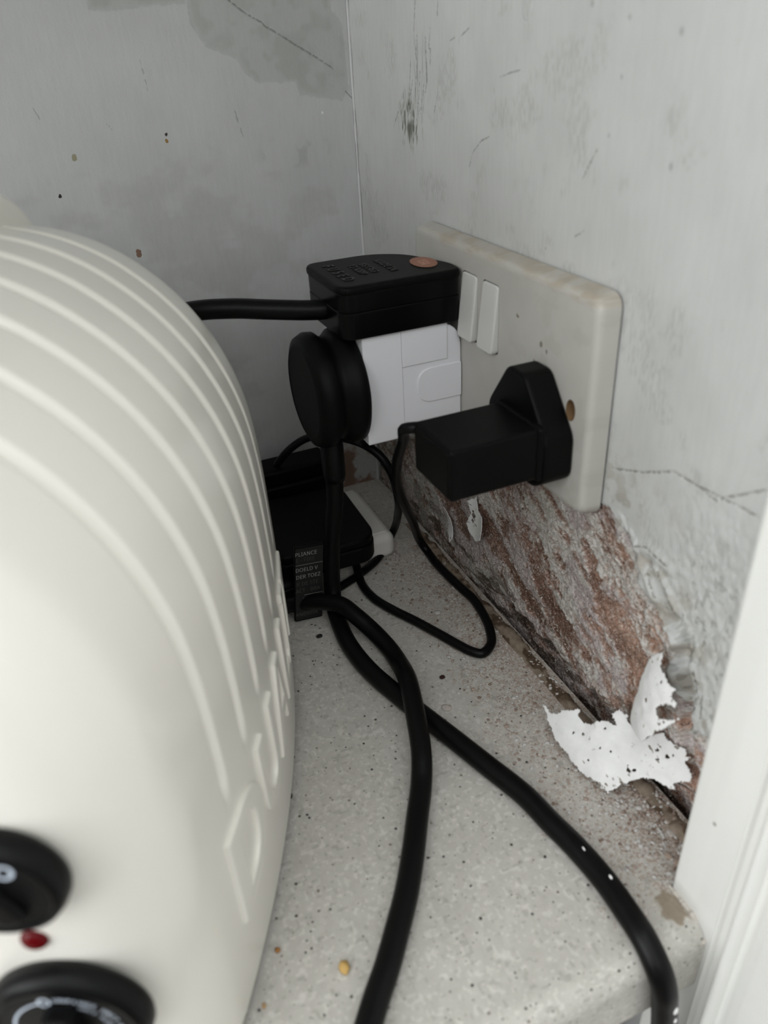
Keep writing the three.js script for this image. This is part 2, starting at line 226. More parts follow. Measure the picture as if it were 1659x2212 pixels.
{ // unseen wall cupboard, added above the frame to keep daylight off the corner
  const t = thing('added_wall_cabinet', 'unseen white wall cabinet added above the worktop to block daylight', 'cabinet', [-0.55, 0.42, 0.001]);
  mesh('carcass', box(-0.53, 0.53, 0, 0.72, 0, 0.31), std({ color: new THREE.Color(0.55, 0.54, 0.52), roughness: 0.5 }), t);
  for (const x of [-0.53, 0.001]) mesh('door', rbox(x + 0.002, x + 0.527, 0.002, 0.718, 0.3105, 0.329, 0.002), std({ color: new THREE.Color(0.6, 0.59, 0.57), roughness: 0.4 }), t);
}

// ---------------------------------------------------------------- door casing on the right
const glossMap = dataTex(512, 512, (u, v) => { const n = (fbm(u * 60, v * 6, 3) - 0.5) * 10 + (fbm(u * 9, v * 9, 3) - 0.5) * 8; return [233 + n, 233 + n, 228 + n]; });
const gloss = std({ map: glossMap, roughness: 0.38 });
{
  const prof = []; const P = (z, x) => prof.push([z, x]);
  P(0.3206, 0.0); P(0.3206, -0.0228); P(0.3211, -0.0238); P(0.3220, -0.0241); P(0.3404, -0.0241); P(0.3409, -0.0247); P(0.3414, -0.0243); P(0.3420, -0.0226); P(0.3434, -0.0215); P(0.3444, -0.0214);
  for (let i = 0; i <= 12; i++) { const a = Math.PI * i / 12; P(0.3468 - 0.0022 * Math.cos(a), -0.0216 - 0.0040 * Math.sin(a)); }
  P(0.3496, -0.0212); P(0.3508, -0.0214); P(0.3530, -0.0226); P(0.3560, -0.0230); P(0.400, -0.0230); P(0.402, 0.0);
  const s = new THREE.Shape(prof.map((p) => new THREE.Vector2(p[0], p[1])));
  const g = new THREE.ExtrudeGeometry(s, { depth: 2.2, bevelEnabled: false, steps: 1 });
  const m = new THREE.Matrix4().set(0, 1, 0, 0, 0, 0, 1, -0.9, 1, 0, 0, 0, 0, 0, 0, 1); g.applyMatrix4(m);
  const c = thing('trim_2', 'white gloss-painted door casing with a rounded bead beside the damaged wall', 'door casing', [0, 0, 0], 0, null, 'structure');
  const uv = g.attributes.uv; for (let i = 0; i < uv.count; i++) uv.setXY(i, uv.getX(i) * 3, uv.getY(i) * 1.5);
  mesh('casing', g, gloss, c);
  mesh('paint_spot', (() => { const q = new THREE.CircleGeometry(0.0007, 10); q.rotateY(-Math.PI / 2); q.translate(-0.02416, 0.047, 0.3305); return q; })(), std({ color: 0x8f8a80, roughness: 0.6 }), c);
}

// ---------------------------------------------------------------- worktop
const wkMap = dataTex(2048, 2048, (u, v) => {                     // 400 mm x 400 mm, u along x (-400..0), v along z (0..400)
  const x = u * 400, z = v * 400;
  const cl = (fbm(x * 0.05, z * 0.05, 3) - 0.5) * 16, g = (fbm(x * 0.42, z * 0.42, 3) - 0.5) * 17, f = (vn(x * 2.3, z * 2.3) - 0.5) * 5;
  let c = [191 + cl + g + f, 188 + cl + g + f, 180 + cl + g + f];
  const lw = sstep(0.68, 0.78, vn(x * 0.8 + 40, z * 0.8)) * 13; c = [c[0] + lw, c[1] + lw, c[2] + lw];
  const dg = sstep(0.76, 0.86, vn(x * 0.62 + 7, z * 0.62 + 90)) * 15; c = [c[0] - dg, c[1] - dg, c[2] - dg];
  const cell = 3.0, ci = Math.floor(x / cell), cj = Math.floor(z / cell);
  for (let a = -1; a <= 1; a++) for (let b = -1; b <= 1; b++) {
    const h = (((cj + b) & 255) << 8) | ((ci + a) & 255), t = TAB[h]; if (t > 0.24) continue;
    const px = (ci + a + TAB[(h * 7 + 13) & 65535]) * cell, pz = (cj + b + TAB[(h * 13 + 71) & 65535]) * cell, r = 0.16 + TAB[(h * 5 + 5) & 65535] ** 3 * 0.42;
    if (Math.hypot(x - px, z - pz) + (vn(x * 4, z * 4) - 0.5) * 0.2 < r) c = t < 0.15 ? [62, 58, 54] : [118, 110, 102];
  }
  const wd = 400 - x, dust = sstep(46, 4, wd + (fbm(x * 0.12, z * 0.12, 3) - 0.5) * 34 - sstep(300, 335, z) * 10) * sstep(60, 110, z) * sstep(326, 318, z);    // fallen plaster dust, grain by grain
  if (dust > 0) {
    const gr = sstep(0.64 - dust * 0.26, 0.7 - dust * 0.2, fbm(x * 1.3, z * 1.3, 3)) * 0.7, pk = fbm(x * 0.1 + 3, z * 0.1, 2);
    const t = vn(x * 2.9 + 4, z * 2.9); const d = t > 0.8 ? [206, 198, 190] : t < 0.2 ? [140, 122, 108] : [mix(150, 176, pk), mix(130, 156, pk), mix(116, 144, pk)];
    c = [mix(c[0], d[0], gr), mix(c[1], d[1], gr), mix(c[2], d[2], gr)];
  }
  const br = sstep(-1, 1, 4.2 - Math.hypot((x - 371) * 0.8, (z - 327) * 0.8) + (fbm(x * 0.4, z * 0.4, 2) - 0.5) * 5); c = [mix(c[0], 138, br * 0.8), mix(c[1], 124, br * 0.8), mix(c[2], 106, br * 0.8)];
  return c;
});
const wkMat = phys({ map: wkMap, roughness: 0.42, specularIntensity: 0.6 });
{
  const prof = []; const zf = 0.3392, r = 0.0085, th = 0.036, rb = 0.006;
  prof.push([0, -th], [0, 0]); for (let i = 1; i < 40; i++) prof.push([i * (zf - r) / 40, 0]);
  for (let i = 0; i <= 10; i++) { const a = Math.PI / 2 * (1 - i / 10); prof.push([zf - r + r * Math.cos(a), -r + r * Math.sin(a)]); }
  for (let i = 0; i <= 8; i++) { const a = -Math.PI / 2 * i / 8; prof.push([zf - rb + rb * Math.cos(a), -th + rb + rb * Math.sin(a)]); }
  const s = new THREE.Shape(prof.map((p) => new THREE.Vector2(p[0], p[1])));
  const mk = (x0, x1, sh) => { const g = new THREE.ExtrudeGeometry(sh, { depth: x1 - x0, bevelEnabled: false }); g.applyMatrix4(new THREE.Matrix4().set(0, 0, 1, x0, 0, 1, 0, 0, 1, 0, 0, 0, 0, 0, 0, 1)); return unturn(g); };
  const s2 = new THREE.Shape([[0, -th], [0, 0], [0.3202, 0], [0.3202, -th]].map((p) => new THREE.Vector2(...p)));
  const fix = (g) => { const p = g.attributes.position, n = g.attributes.normal, uv = g.attributes.uv; for (let i = 0; i < p.count; i++) uv.setXY(i, (p.getX(i) + 0.4) / 0.4, (p.getZ(i) - Math.min(0, p.getY(i)) * (Math.abs(n.getY(i)) > 0.99 ? 0 : 1)) / 0.4); return g; };
  wkMap.wrapS = wkMap.wrapT = THREE.RepeatWrapping;
  tag(mesh('worktop', merge([fix(mk(-1.09, -0.0243, s)), fix(mk(-0.0243, -0.0002, s2))]), wkMat), 'pale grey speckled kitchen worktop with a rounded front edge', 'worktop');
}
{ // cabinet below
  const t = thing('base_cabinet', 'white kitchen cabinet under the worktop', 'cabinet', [-0.56, -0.9, 0.15]);
  mesh('carcass', box(-0.52, 0.528, 0.1, 0.862, -0.14, 0.14), std({ color: new THREE.Color(0.72, 0.71, 0.69), roughness: 0.5 }), t);
  for (const x of [-0.52, -0.17, 0.18]) mesh('door', rbox(x + 0.002, x + 0.346, 0.11, 0.855, 0.1405, 0.159, 0.002), std({ color: new THREE.Color(0.74, 0.73, 0.71), roughness: 0.4 }), t);
  mesh('plinth', box(-0.52, 0.528, 0, 0.1, -0.14, 0.09), std({ color: new THREE.Color(0.6, 0.6, 0.58), roughness: 0.5 }), t);
}
{ // crumbling sealant bead at the foot of the wall
  const g = gridGeo(8, 420, (u, v) => {
    const z = 62 + v * 256, a = u * Math.PI, n = fbm(z * 0.14, 4, 3) - 0.5, br = sstep(0.52, 0.6, fbm(z * 0.055 + 3, 7, 2)), w = 3.4 + n * 2.2, h = (2.3 + n * 1.4) * (1 - 0.7 * br) + (fbm(z * 0.9, u * 6, 2) - 0.5) * 0.6;
    return [(-5.6 + n * 2.0 - Math.cos(a) * w) / 1000, Math.max(-0.0002, (Math.sin(a) * h) / 1000 - 0.0001), z / 1000, v * 20, u];
  });
  const sm = dataTex(1024, 64, (u, v) => { const n = fbm(u * 90, v * 5, 4), m = sstep(0.45, 0.6, fbm(u * 34 + 5, v * 2, 3)); const k = (n - 0.5) * 50; return [mix(136, 88, m) + k, mix(122, 72, m) + k, mix(106, 56, m) + k]; });
  sm.wrapS = THREE.RepeatWrapping; const o = std({ map: sm, roughness: 0.8 }); g.attributes.uv.array.forEach((x, i, a) => { if (i % 2 === 0) a[i] = x / 20; });
  tag(mesh('trim_3', g, o), 'dirty crumbling sealant bead between worktop and bare plaster', 'sealant', null, 'structure');
}

{ // chipped sealant where the worktop meets the casing
  const g = gridGeo(8, 60, (u, v) => { const z = 320.2 + v * 19, a = u * Math.PI * 2, n = fbm(z * 0.9, 3, 3), r = 0.9 + (n - 0.5) * 1.6; return [(-24.6 + Math.cos(a) * r) / 1000, (0.2 - sstep(0.62, 1, v) * 6 + Math.sin(a) * r) / 1000, z / 1000]; });
  tag(mesh('trim_4', g, std({ color: new THREE.Color(0.56, 0.52, 0.46), roughness: 0.7 })), 'chipped sealant line between worktop end and door casing', 'sealant', null, 'structure');
}

// ---------------------------------------------------------------- toaster
const cream = phys({ color: new THREE.Color(0.90, 0.875, 0.80), roughness: 0.30, clearcoat: 0.6, clearcoatRoughness: 0.16 });
const blackPl = phys({ color: new THREE.Color(0.0030, 0.0030, 0.0031), roughness: 0.45, specularIntensity: 0.2 });
const blackGloss = phys({ color: new THREE.Color(0.0030, 0.0030, 0.0031), roughness: 0.25, specularIntensity: 0.24 });
const blackRubber = phys({ color: new THREE.Color(0.0030, 0.0030, 0.0032), roughness: 0.38, specularIntensity: 0.32 });
{
  const t = thing('toaster', 'cream ribbed toaster with black knobs standing on the worktop', 'toaster', [-0.163, 0, 0.2825], -23 * Math.PI / 180);
  const ctl = [[0.0045, 0.004], [0.0051, 0.045], [0.0050, 0.085], [0.0047, 0.108], [0.0040, 0.124], [0.0026, 0.138], [0.0002, 0.150], [-0.0040, 0.163], [-0.0100, 0.1755], [-0.0180, 0.1873], [-0.0275, 0.1975], [-0.0390, 0.2065], [-0.0530, 0.2135], [-0.0690, 0.2178], [-0.0860, 0.2195]];
  const cv = new THREE.CatmullRomCurve3(ctl.map((p) => V(p[0], p[1], 0)), false, 'centripetal');
  const NP = 150, PR = []; for (let i = 0; i <= NP; i++) { const p = cv.getPoint(i / NP), q = cv.getTangent(i / NP); PR.push([p.x, p.y, q.y, -q.x]); }   // point and outward normal
  const dc = -0.0605, HF = 0.104, rc = 0.024, kb = 1.05;
  const bulge = (d) => kb * (d - dc - 0.004) ** 2;
  const cor = (d) => { const e = Math.abs(d - dc) - (HF - rc); return e <= 0 ? 0 : rc - Math.sqrt(Math.max(0, rc * rc - e * e)); };
  const at = (j, ins) => { const p = PR[j]; return [p[0] - p[2] * ins, p[1] - p[3] * ins]; };
  const ds = []; for (let i = 0; i <= 14; i++) { const a = Math.PI / 2 * (1 - i / 14); ds.push([dc - (HF - rc) - rc * Math.sin(a), rc * (1 - Math.cos(a))]); }
  const GR = [...Array(7).keys()].map((k) => 0.0004 - 0.0205 * k);       // seven speed-line flutes cut over the shoulder
  const flute = (d, p) => { const f = sstep(0.080, 0.090, p[1]) * sstep(-0.0855, -0.080, p[0]); if (f <= 0) return 0; for (const g of GR) { const e = d - g; if (e > -0.0034 && e < 0.0022) return f * 0.0027 * sstep(-0.0034, 0.0004, e) * sstep(0.0022, 0.0009, e); } return 0; };
  const mid = new Set(); for (let i = 1; i < 40; i++) { const d = dc + (i / 40 * 2 - 1) * (HF - rc); if (!GR.some((g) => Math.abs(d - g + 0.0006) < 0.0042)) mid.add(d); }
  for (const g of GR) for (const e of [-3.8, -3.4, -2.9, -2.4, -1.9, -1.4, -0.9, -0.4, 0.1, 0.6, 0.9, 1.2, 1.5, 1.8, 2.1, 2.4, 2.8]) mid.add(g + e / 1000);
  for (const d of [...mid].sort((a, b) => a - b)) ds.push([d, 0]);
  for (let i = 0; i <= 14; i++) { const a = Math.PI / 2 * i / 14; ds.push([dc + (HF - rc) + rc * Math.sin(a), rc * (1 - Math.cos(a))]); }
  const shell = gridGeo(ds.length - 1, NP, (u, v) => { const [d, c] = ds[Math.round(u * (ds.length - 1))], j = Math.round(v * NP), q = at(j, bulge(d) + (c || cor(d)) + flute(d, PR[j])); return [q[0], q[1], d]; }, true);
  const face = (sgn) => {
    const d = dc + sgn * HF, ins = bulge(d) + rc, pts = []; for (let j = 0; j <= NP; j++) pts.push(at(j, ins));
    const s = new THREE.Shape([...pts, [-0.086, 0.004]].map((p) => new THREE.Vector2(p[0], p[1]))); const g = new THREE.ShapeGeometry(s); if (sgn < 0) g.scale(1, 1, 1); g.translate(0, 0, d); return g;
  };
  mesh('end_casting', merge([shell, face(1), face(-1)]), cream, t);
  const mir = (g) => { const m = new THREE.Matrix4().makeScale(-1, 1, 1); m.setPosition(-0.255, 0, 0); return unturn(g.clone().applyMatrix4(m)); };
  mesh('end_casting', mir(merge([shell, face(1), face(-1)])), cream, t);
  { // wrapped body shell with two toast slots
    const g = []; const hw = HF - 0.004, prof = roundPoly([[dc - hw, 0.006], [dc - hw, 0.2265], [dc + hw, 0.2265], [dc + hw, 0.006]].map((p) => p), [0.002, 0.05, 0.05, 0.002], 12);
    const s = new THREE.Shape(prof.map((p) => new THREE.Vector2(p[0], p[1]))); const e = new THREE.ExtrudeGeometry(s, { depth: 0.105, bevelEnabled: true, bevelSize: 0.004, bevelThickness: 0.004, bevelOffset: -0.004, bevelSegments: 4 });
    e.applyMatrix4(new THREE.Matrix4().set(0, 0, 1, -0.182, 0, 1, 0, 0, 1, 0, 0, 0, 0, 0, 0, 1)); g.push(unturn(e));
    mesh('body', merge(g), cream, t);
    for (const d of [-0.085, -0.035]) mesh('slot', rbox(-0.177, -0.078, 0.222, 0.2272, d - 0.014, d + 0.014, 0.002), blackPl, t);
  }
  mesh('base', rbox(-0.24, -0.012, 0.0006, 0.006, dc - 0.085, dc + 0.085, 0.002), blackPl, t);
  { // raised lettering below the ribs
    let x = 0.0085; const y0 = 0.034, H = 0.037, widths = { D: 0.031, U: 0.026, A: 0.027, L: 0.018, I: 0.008, T: 0.021 };
    for (const ch of 'DUALIT') {
      const g = new TextGeometry(ch, { font, size: 1, depth: 0.0014, curveSegments: 10, bevelEnabled: true, bevelThickness: 0.0007, bevelSize: 0.02, bevelOffset: -0.02, bevelSegments: 3 });
      g.computeBoundingBox(); const b = g.boundingBox, w = widths[ch], p = g.attributes.position;
      for (let i = 0; i < p.count; i++) {
        const d = x - (p.getX(i) - b.min.x) / (b.max.x - b.min.x) * w, y = y0 + (p.getY(i) - b.min.y) / (b.max.y - b.min.y) * H;
        let j = 0; while (j < NP && PR[j][1] < y) j++; const q = at(j, bulge(d) + cor(d)); p.setXYZ(i, q[0] - 0.0008 + (p.getZ(i)), y, d);
      }
      g.computeVertexNormals(); mesh('letter', g, cream, t); x -= w + 0.0028;
    }
  }
  const printMat = (draw) => { const c = document.createElement('canvas'); c.width = c.height = 512; const x = c.getContext('2d'); x.fillStyle = '#0b0b0c'; x.fillRect(0, 0, 512, 512); draw(x); const m = new THREE.CanvasTexture(c); m.colorSpace = THREE.SRGBColorSpace; return phys({ map: m, roughness: 0.45, specularIntensity: 0.4 }); };
  const arcText = (x, s, r, a0, size, step) => { x.font = 'bold ' + size + 'px sans-serif'; x.textAlign = 'center'; x.textBaseline = 'middle'; [...s].forEach((c, i) => { const a = a0 + i * step; x.save(); x.translate(256 + r * Math.cos(a), 256 + r * Math.sin(a)); x.rotate(a + Math.PI / 2); x.fillText(c, 0, 0); x.restore(); }); };
  const knob = (l, y, r, h, draw, gh, grip, label) => {
    const k = mesh('control_knob', (() => { const g = new THREE.LatheGeometry([[0, 0], [r * 0.97, 0], [r, 0.0012], [r * 0.995, h * 0.55], [r * 0.95, h * 0.86], [r * 0.86, h], [r * 0.82, h], [r * 0.80, h - 0.0006], [0, h - 0.0006]].map((p) => new THREE.Vector2(...p)), 72); g.rotateX(Math.PI / 2); return g; })(), blackRubber, t);
    k.position.set(l, y, dc + HF + 0.0002); k.userData.label = label;
    const f = mesh('dial_print', new THREE.CircleGeometry(r * 0.79, 64), printMat(draw), k); f.position.z = h - 0.0004;
    const gr = mesh('grip', (() => { const s = new THREE.Shape(roundPoly([[-r * 0.16, -r * 0.52], [r * 0.16, -r * 0.52], [r * 0.13, r * 0.5], [-r * 0.13, r * 0.5]], 0.0015, 4).map((p) => new THREE.Vector2(...p))); return new THREE.ExtrudeGeometry(s, { depth: gh, bevelEnabled: true, bevelSize: 0.0012, bevelThickness: 0.0012, bevelSegments: 3 }); })(), blackRubber, k); gr.position.z = h - 0.0012; gr.rotation.z = grip;
  };
  const K = { l: -0.0325, y1: 0.1165, y2: 0.0625 };
  knob(K.l, K.y1, 0.0147, 0.0062, (x) => { x.strokeStyle = x.fillStyle = '#c8d2de'; x.lineWidth = 20; x.beginPath(); x.ellipse(362, 92, 36, 42, 0.5, 0, 7); x.stroke(); }, 0.0016, 0.4, 'black selector knob with a white zero');
  knob(K.l + 0.001, K.y2, 0.0198, 0.0062, (x) => {
    x.strokeStyle = x.fillStyle = '#c8d2de'; x.lineWidth = 13; x.beginPath(); x.ellipse(256 - 40, 60, 20, 24, 0, 0, 7); x.stroke();
    x.lineWidth = 12; x.beginPath(); x.arc(256, 256, 200, Math.PI * 1.02, Math.PI * 1.40); x.stroke();
    arcText(x, 'UNPLUGS UNIT AFTER USE', 210, -Math.PI / 2 + 0.04, 34, 0.115); arcText(x, '& ONCE ALERT', 172, -Math.PI / 2 + 0.32, 28, 0.115);
  }, 0.0045, -0.1, 'black timer knob with white lettering round its dial');
  const ln = mesh('indicator_light', (() => { const g = new THREE.SphereGeometry(0.0033, 28, 14, 0, Math.PI * 2, 0, Math.PI / 2); g.rotateX(Math.PI / 2); g.scale(1, 1, 0.6); return g; })(), phys({ color: new THREE.Color(0.11, 0.001, 0.003), roughness: 0.25, specularIntensity: 0.4 }), t);
  ln.position.set(K.l - 0.001, 0.0905, dc + HF); ln.userData.label = 'dark red indicator lens, unlit';
}

// ---------------------------------------------------------------- double socket
const plateMap = dataTex(1024, 512, (u, v) => {
  const x = u * 146, y = v * 86, n = (fbm(x * 0.1, y * 0.1, 3) - 0.5) * 8; let c = [190 + n, 188 + n, 181 + n];
  const e = sstep(5.5, 0.5, 86 - y + (fbm(x * 0.12, 3, 3) - 0.5) * 5) * (0.25 + 0.75 * sstep(0.3, 0.7, fbm(x * 0.2, y * 0.9, 3))) * sstep(4, 30, x); c = [mix(c[0], 168, e * 0.6), mix(c[1], 153, e * 0.6), mix(c[2], 132, e * 0.6)];
  const s = sstep(0.56, 0.7, fbm(x * 0.13 + 9, y * 0.13, 4)) * sstep(60, 110, x) * 5; c = [c[0] - s, c[1] - s * 1.06, c[2] - s * 1.2];
  for (const [a, b, r] of [[112, 60, 1], [116, 58, 0.7], [95, 66, 0.9], [108, 52, 0.5]]) if (Math.hypot(x - a, y - b) + (vn(x, y) - 0.5) < r) c = [128, 120, 108];
  return c;
});
const plateMat = phys({ map: plateMap, roughness: 0.33, specularIntensity: 0.6 });
const whitePl = phys({ color: new THREE.Color(0.66, 0.655, 0.63), roughness: 0.32, specularIntensity: 0.6 });
{
  const z0 = 0.0871, y0 = 0.0987, w = 0.146, h = 0.086, th = 0.0078;
  const t = thing('double_socket', 'grimy white double wall socket with two rocker switches on the damaged wall', 'wall socket', [-0.0009, y0, z0]);
  // plate: rounded rectangle with softened front edge; local z = along the wall, x = out of it
  const lay = [[0, 0], [0.0009, 0.0054], [0.0014, 0.0067], [0.0022, 0.0074], [0.0031, 0.0077], [0.0040, 0.0078]];
  const outline = (ins) => { const r = 0.0055 - ins * 0.5, o = []; for (const [cx, cy, a0] of [[w - ins - r, h - ins - r, 0], [ins + r, h - ins - r, 90], [ins + r, ins + r, 180], [w - ins - r, ins + r, 270]]) for (let i = 0; i <= 8; i++) { const a = (a0 + i * 90 / 8) * Math.PI / 180; o.push([cx + r * Math.cos(a), cy + r * Math.sin(a)]); } return o; };
  const N = 36, side = gridGeo(N, lay.length - 1, (u, v) => { const [ins, x] = lay[Math.round(v * (lay.length - 1))], o = outline(ins), p = o[Math.round(u * N) % N]; return [-x, p[1], p[0], p[0] / w, p[1] / h]; }, true);
  const fs = new THREE.Shape(outline(lay[5][0]).map((p) => new THREE.Vector2(p[0], p[1])));
  const sw = (zc) => roundPoly([[zc - 0.0066, 0.0455], [zc + 0.0066, 0.0455], [zc + 0.0066, 0.0745], [zc - 0.0066, 0.0745]], 0.002, 4);
  for (const zc of [0.0570, 0.0745]) fs.holes.push(new THREE.Path(sw(zc).map((p) => new THREE.Vector2(...p))));
  const hole = new THREE.Path(); hole.absellipse(0.1332, 0.0412, 0.0029, 0.0042, 0, Math.PI * 2, false); fs.holes.push(hole);
  const ff = new THREE.ShapeGeometry(fs, 16); { const p = ff.attributes.position, uv = ff.attributes.uv; for (let i = 0; i < p.count; i++) { const a = p.getX(i), b = p.getY(i); uv.setXY(i, a / w, b / h); p.setXYZ(i, -th, b, a); } ff.computeVertexNormals(); }
  mesh('plate', merge([side, ff]), plateMat, t);
  mesh('switch_well', merge([0.0570, 0.0745].map((zc) => box(-0.0052, -0.0046, 0.0452, 0.0748, zc - 0.0070, zc + 0.0070))), std({ color: new THREE.Color(0.12, 0.12, 0.115), roughness: 0.7 }), t);
  for (const zc of [0.0570, 0.0745]) {                            // rockers tipped so that the lower edge stands proud
    const s = new THREE.Shape(sw(zc).map((p) => new THREE.Vector2((p[0] - zc) * 0.95, (p[1] - 0.06) * 0.97)));
    const g = new THREE.ExtrudeGeometry(s, { depth: 0.005, bevelEnabled: true, bevelSize: 0.0007, bevelOffset: -0.0007, bevelThickness: 0.0007, bevelSegments: 3 });
    const p = g.attributes.position; for (let i = 0; i < p.count; i++) { const a = p.getX(i), b = p.getY(i), d = p.getZ(i); const lift = d > 0.002 ? sstep(0.012, -0.0145, b) * 0.0024 - sstep(-0.004, 0.014, b) * 0.0002 : 0; p.setXYZ(i, -(0.0030 + d + lift), b + 0.06, a + zc); }
    g.computeVertexNormals(); mesh('rocker_switch', g, whitePl, t);
  }
  const well = gridGeo(24, 1, (u, v) => { const a = u * Math.PI * 2; return [-th + v * 0.005, 0.0412 + 0.0042 * Math.sin(a), 0.1332 + 0.0029 * Math.cos(a)]; });
  mesh('screw_hole', well, std({ color: new THREE.Color(0.22, 0.13, 0.06), roughness: 0.8, side: THREE.DoubleSide }), t);
  const scr = new THREE.CylinderGeometry(0.0029, 0.0029, 0.0016, 20); scr.rotateZ(Math.PI / 2); scr.translate(-0.0034, 0.0412, 0.1332); mesh('screw', scr, std({ color: new THREE.Color(0.10, 0.055, 0.025), roughness: 0.8, metalness: 0.3 }), t);
}

// ---------------------------------------------------------------- white cube adapter in the first socket
const adMap = dataTex(512, 512, (u, v) => { const n = (fbm(u * 8, v * 8, 3) - 0.5) * 5; let k = 0; k = sstep(0.66, 0.74, fbm(u * 14 + 2, v * 9, 3)) * sstep(0.3, 0.1, Math.abs(u - 0.62)) * sstep(0.15, 0.4, v) * 34; return [236 + n - k, 236 + n - k, 240 + n - k]; });
const adMat = phys({ map: adMap, roughness: 0.42, specularIntensity: 0.5 });
{
  const t = thing('cube_adapter', 'white plastic cube socket adapter plugged into the double socket', 'adapter', [-0.0088, 0.1, 0.112]);
  const H = 0.0248, hw = 0.0514;
  const front = extrudeY([[-0.0482, -H], [-0.0300, -H], [-0.0300, H], [-0.0482, H]], 0, hw, 0.0009);
  mesh('front_shell', front, adMat, t);
  { // rear shell with rounded upper rear shoulder, set a hair back
    const s = new THREE.Shape(roundPoly([[-0.0298, 0.0003], [-0.0002, 0.0003], [-0.0002, hw - 0.0003], [-0.0298, hw - 0.0003]], [0.0011, 0.0011, 0.013, 0.0011], 8).map((p) => new THREE.Vector2(...p)));
    const g = new THREE.ExtrudeGeometry(s, { depth: H * 2 - 0.0022, bevelEnabled: true, bevelSize: 0.0006, bevelOffset: -0.0006, bevelThickness: 0.0006, bevelSegments: 2 }); g.translate(0, 0, -H + 0.0011);
    mesh('rear_shell', g, adMat, t);
    const st = new THREE.Shape([[-0.0298, 0.0345], [-0.0075, 0.0345], [-0.0075, hw], [-0.0298, hw]].map((p) => new THREE.Vector2(...p)));
    const sg = new THREE.ExtrudeGeometry(st, { depth: 0.0007, bevelEnabled: true, bevelSize: 0.0003, bevelOffset: -0.0003, bevelThickness: 0.0003, bevelSegments: 2 }); sg.translate(0, 0, H - 0.0008); mesh('side_step', sg, adMat, t);
    const pl = new THREE.Shape(roundPoly([[-0.0228, 0.0152], [-0.0003, 0.0152], [-0.0003, 0.0318], [-0.0228, 0.0318]], [0.0083, 0.0009, 0.0009, 0.0083], 10).map((p) => new THREE.Vector2(...p)));
    const pg = new THREE.ExtrudeGeometry(pl, { depth: 0.0006, bevelEnabled: true, bevelSize: 0.0004, bevelOffset: -0.0004, bevelThickness: 0.0004, bevelSegments: 2, curveSegments: 16 }); pg.translate(0, 0, H - 0.0008); mesh('grip_panel', pg, adMat, t);
  }
}

// ---------------------------------------------------------------- fused plug on top of the adapter, with its flex going behind the toaster
{
  const t = thing('fused_plug', 'black three-pin plug with a copper label, sitting on top of the white adapter', 'plug', [-0.0370, 0.1516, 0.1135]);
  const out = roundPoly([[-0.0285, -0.0225], [-0.0285, 0.0255], [0.0265, 0.0255], [0.0280, 0.0140], [0.0180, -0.0130], [0.0040, -0.0225]], [0.007, 0.007, 0.004, 0.010, 0.016, 0.012], 7);
  mesh('plug_body', extrudeY(out, 0, 0.0114, 0.0005), blackGloss, t);
  mesh('plug_cover', extrudeY(out.map((p) => [p[0] * 0.996, p[1] * 0.996]), 0.0115, 0.0192, 0.0005), blackGloss, t);
  mesh('cover_lip', extrudeY(out.map((p) => [p[0] * 1.015, p[1] * 1.015]), 0.0186, 0.0226, 0.0015), blackPl, t);
  for (const [str, x, size] of [['F U S E D', -0.0232, 0.0052], ['13 AMP', -0.0135, 0.0036], ['BS1363', -0.0082, 0.0036], ['MADE IN', -0.0002, 0.0036]]) {
    const g = new TextGeometry(str, { font, size, depth: 0.0004, curveSegments: 4, bevelEnabled: false }); g.computeBoundingBox(); g.translate(-g.boundingBox.max.x / 2, 0, 0);
    g.applyMatrix4(new THREE.Matrix4().set(0, 1, 0, x, 0, 0, 1, 0.0225, 1, 0, 0, 0.002, 0, 0, 0, 1)); mesh('moulded_lettering', g, blackGloss, t);
  }
  { const c = document.createElement('canvas'); c.width = 256; c.height = 128; const x = c.getContext('2d'); x.fillStyle = '#9a6650'; x.fillRect(0, 0, 256, 128); x.fillStyle = '#c4917b'; x.font = 'bold 70px sans-serif'; x.textAlign = 'center'; x.fillText('13A', 128, 88); const m = new THREE.CanvasTexture(c); m.colorSpace = THREE.SRGBColorSpace;
    const g = new THREE.CircleGeometry(0.5, 40); g.scale(0.0115, 0.019, 1); g.rotateX(-Math.PI / 2); g.rotateY(-0.15); g.translate(0.0175, 0.0229, 0.0075); const uv = g.attributes.uv; for (let i = 0; i < uv.count; i++) { const a = uv.getX(i), b = uv.getY(i); uv.setXY(i, 1 - b, a); } const o = mesh('fuse_label', g, std({ map: m, roughness: 0.45 }), t); o.userData.label = 'oval copper-coloured fuse label'; }
  mesh('flex', tube([[-22, 8, 2], [-29, 8, 1.5], [-36, 8.5, 0], [-52, 10.5, -4], [-66, 12, -9], [-82, 12, -15], [-100, 8, -24], [-125, -2, -36], [-146, -28, -50], [-160, -85, -62], [-168, -138, -68], [-180, -147.1, -72], [-205, -147.2, -76]].map((p) => p), 0.0044, 140), blackRubber, t);
}

